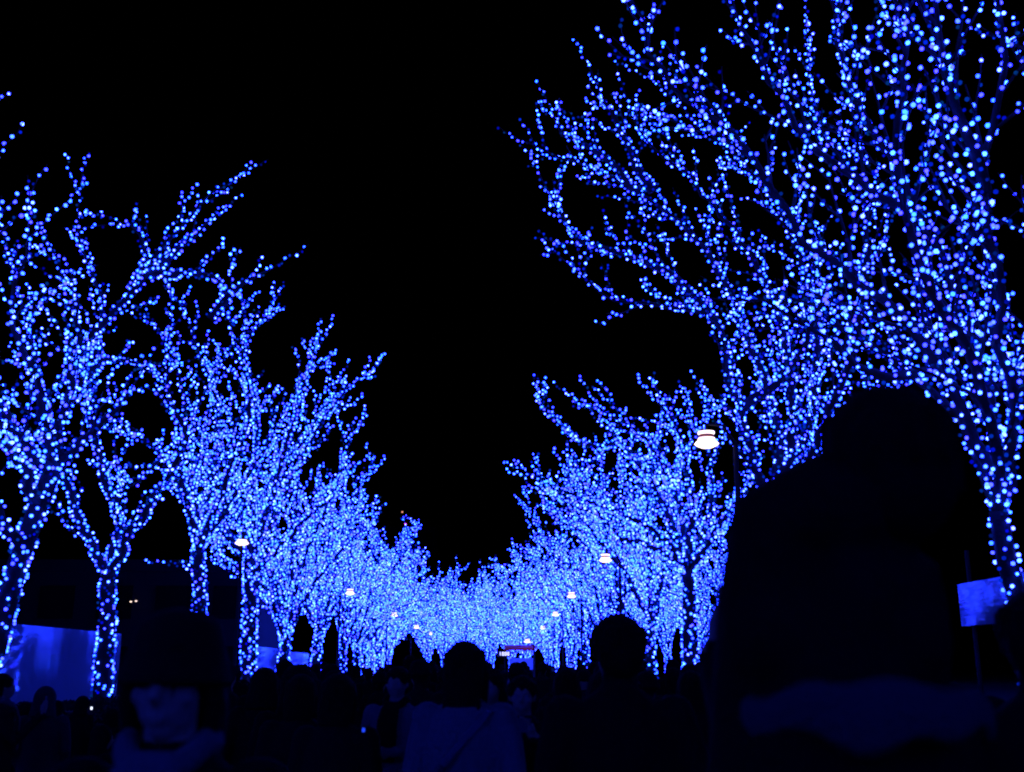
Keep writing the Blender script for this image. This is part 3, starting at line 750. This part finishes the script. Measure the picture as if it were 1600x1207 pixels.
    if label: tag(o, label, 'person', 'people in the crowd')
    return o
def stand(o, u, z, h, face, label=None, x=None, group=None):
    """feet on the ground, h metres tall, face in degrees: 0 walks away, 180 looks at us"""
    X = at(u, 1045, z).x if x is None else x
    o.location = (X, z, 0.13 if (X < -6.8 or X > 3.5) else 0.005); s = h / 1.70; o.scale = (s, s, s); o.rotation_euler.z = R(face)
    if label: tag(o, label, 'person', 'people in the crowd')
    return o

# the two large figures close to the camera, and the heads around them
big = person('large dark figure seen from behind with a pale band across the back', coat='black_coat', top='short', shoulder=0.088, bulk=.84, hd=(.096, 0), voxel=.011, arms='phone', elbow=-.015,
             extra=[([(.06, -.01, 1.55), (-.005, -.01, 1.54), (-.068, 0, 1.52), (-.088, .01, 1.40), (-.10, .03, 1.22), (-.11, .05, 1.0)], [.082, .076, .070, .070, .074, .085]),
                    ([(.08, -.01, 1.46), (.095, 0, 1.41), (.095, .01, 1.34), (.10, .03, 1.2), (.11, .05, 1.0)], [.07, .068, .066, .07, .09])])
stand(big, 1303, 1.7, 1.97, 0); big.scale.x *= .95
h = MB(); NB = 25                                   # pale cloth band across the shoulder blades, with a fold in the middle
for k in range(NB):
    t = -1 + 2 * k / (NB - 1); a = R(-90 + 88 * t); cx, cy = .028 + .176 * math.sin(a + R(90)), .035 - .165 * math.cos(a + R(90))
    dz = -.020 * abs(t) ** 3 + .006 * math.sin(k * 1.1); hh = .030 + .005 * math.sin(k * .9) + .016 * math.exp(-((t + .05) / .16) ** 2)
    for sx, sz in ((0, -1), (.010, -.6), (.013, 0), (.010, .6), (0, 1)):
        f_ = 1 + sx * 5 * (.8 + .3 * math.sin(k * 1.9)); h.v.append((.028 + (cx - .028) * f_, .035 + (cy - .035) * f_, 1.283 + dz - (.010 if sz < 0 else 0) * math.exp(-((t + .05) / .2) ** 2) + sz * hh))
for k in range(NB - 1):
    for j in range(4): h.f.append((k * 5 + j, (k + 1) * 5 + j, (k + 1) * 5 + j + 1, k * 5 + j + 1))
    h.f.append((k * 5 + 4, (k + 1) * 5 + 4, (k + 1) * 5, k * 5))
h.build('shawl', 'dim_shawl', big, True)

facing = person('person facing us in a low dark hat and pale scarf, lower face lit blue', coat='black_coat', top='hat', shoulder=.18, voxel=.008, scarf='pale_scarf')
stand(facing, 277, 2.2, 1.627, 176)
edge = person('dark head cut by the right edge below the raised board', top='short', voxel=.014); stand(edge, 1628, 2.7, 1.72, -15)
p = person('dark round head right of the far stall, the largest over the crowd', top='short', bulk=1.05); stand(p, 966, 3.9, 1.72, 8)
p = person('long-haired person in a pale coat seen from behind, left of the far stall', coat='pale_coat', top='long', arms='bag', bag='sign_dark', shoulder=.175, coat_len=.62); stand(p, 727, 5.0, 1.655, -14)
p = person('person facing us in a pale open coat with a dark scarf, left of centre', coat='pale_coat', top='short', scarf='black_coat', arms='bag'); stand(p, 622, 7.6, 1.55, 165)
p = person('person with pale shoulder cape and bare face in the middle of the crowd', coat='grey_coat', top='bob', scarf='pale_scarf', arms='down'); stand(p, 768, 6.6, 1.54, 160)
p = person('person holding up a phone with both hands in the crowd', coat='black_coat', top='short', arms='phone', voxel=.009); stand(p, 816, 6.2, 1.50, 175)
p = person('person in a dim grey jacket left of the person facing us', coat='grey_coat', top='hood', bulk=1.08); stand(p, 76, 9.5, 1.38, 5)
p = person('person at the left edge with pale scarf and cuffs', coat='charcoal_coat', top='short', scarf='pale_scarf', arms='phone1'); stand(p, 6, 9.0, 1.50, -60)
p = person('dark head before the short blue sheet fence', top='short'); stand(p, 445, 11.5, 1.63, 0)
p = person('small dark head between two lit trunks left of centre', top='short', arms='down'); stand(p, 641, 14, 1.70, 5)

# the rest of the crowd: dark coats one can hardly tell apart
kinds = [person(None, 'black_coat', top='short'), person(None, 'navy_coat', top='long', coat_len=.62, shoulder=.17), person(None, 'charcoal_coat', top='beanie', bulk=1.06),
         person(None, 'black_coat', top='hood', bulk=1.05), person(None, 'navy_coat', top='bob', shoulder=.17, coat_len=.55, arms='down'), person(None, 'black_coat', top='cap', arms='phone1')]
LAB = 'dark-clothed person lost in the black mass of the crowd'
crng = random.Random(77); seen = set(); spots = []
taken = [(c.location.x, c.location.y) for c in C.objects if c.parent is None and c.name.startswith('person') and 'label' in c.keys()]
given = set()
LOOKS = ['short-haired', 'long-haired', 'knit-capped', 'hooded', 'bob-haired', 'peak-capped']
MARKS = [(60, 'the bright blue panel'), (165, 'the forked lit trunk'), (277, 'the person facing us'), (390, 'the straight lit trunk'), (455, 'the short blue fence'), (547, 'the second left lamp'), (616, 'the third left lamp'),
         (690, 'the sky gap'), (812, 'the red awning'), (893, 'the third right lamp'), (966, 'the large round head'), (1078, 'the nearest right lamp'), (1300, 'the large dark figure'), (1560, 'the raised board')]
def crowd(u0, u1, za, zb, n, ha, hb):
    k = 0; tries = 0
    while k < n and tries < n * 40:
        tries += 1
        z = crng.uniform(za, zb); u = crng.uniform(u0, u1); x = at(u, 1045, z).x
        if x < -6.9 or x > 4.6 or (z < 9.2 and 575 < u < 830): continue
        if any((x - a) ** 2 + (z - b) ** 2 < .58 ** 2 for a, b in taken): continue
        taken.append((x, z)); i = crng.randrange(6); s = kinds[i]
        if i in seen: s = copy_tree(s)
        seen.add(i); k += 1
        back = crng.random() < .12
        stand(s, 0, z, crng.uniform(ha, hb), crng.gauss(0, 25) + (180 if back else 0), LAB, x)
        if z < 15:
            mark = min(MARKS, key=lambda q: abs(q[0] - u))[1]
            near = 'front rank' if z < 7 else 'second rank' if z < 10 else 'middle'
            lab = f"{LOOKS[i]} dark-clad person{' facing us' if back else ''}, {near} of the crowd, below {mark}"
            if lab not in given: given.add(lab); s['label'] = lab
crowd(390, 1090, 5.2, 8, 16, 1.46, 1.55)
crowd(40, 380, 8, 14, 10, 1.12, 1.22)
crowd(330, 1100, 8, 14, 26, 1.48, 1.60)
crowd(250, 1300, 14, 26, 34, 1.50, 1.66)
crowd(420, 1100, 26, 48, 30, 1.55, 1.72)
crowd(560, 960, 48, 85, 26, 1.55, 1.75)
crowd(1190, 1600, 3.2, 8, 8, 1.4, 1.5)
for i, s in enumerate(kinds):
    if i not in seen: stand(s, 0, 30 + i, 1.6, 0, LAB, -2 + i)

# small lit things in hands
def lit_phone(u, v, z, m_, label, r):
    q = at(u, v, z); o = empty('phone', q); tag(o, label, 'phone')
    m = MB(); m.box((0, .006, 0), (r * 2.4, .008, r * 3.4)); m.build('case', 'sign_dark', o)
    m = MB(); m.box((0, -.001, 0), (r * 1.9, .004, r * 2.9)); m.build('screen', m_, o)
lit_phone(143, 1107, 9.2, 'white_screen', 'tiny white light of a phone below the forked lit trunk', .008)
lit_phone(568, 1141, 5.0, 'blue_screen', 'tiny blue-lit phone in the dark crowd left of centre', .006)
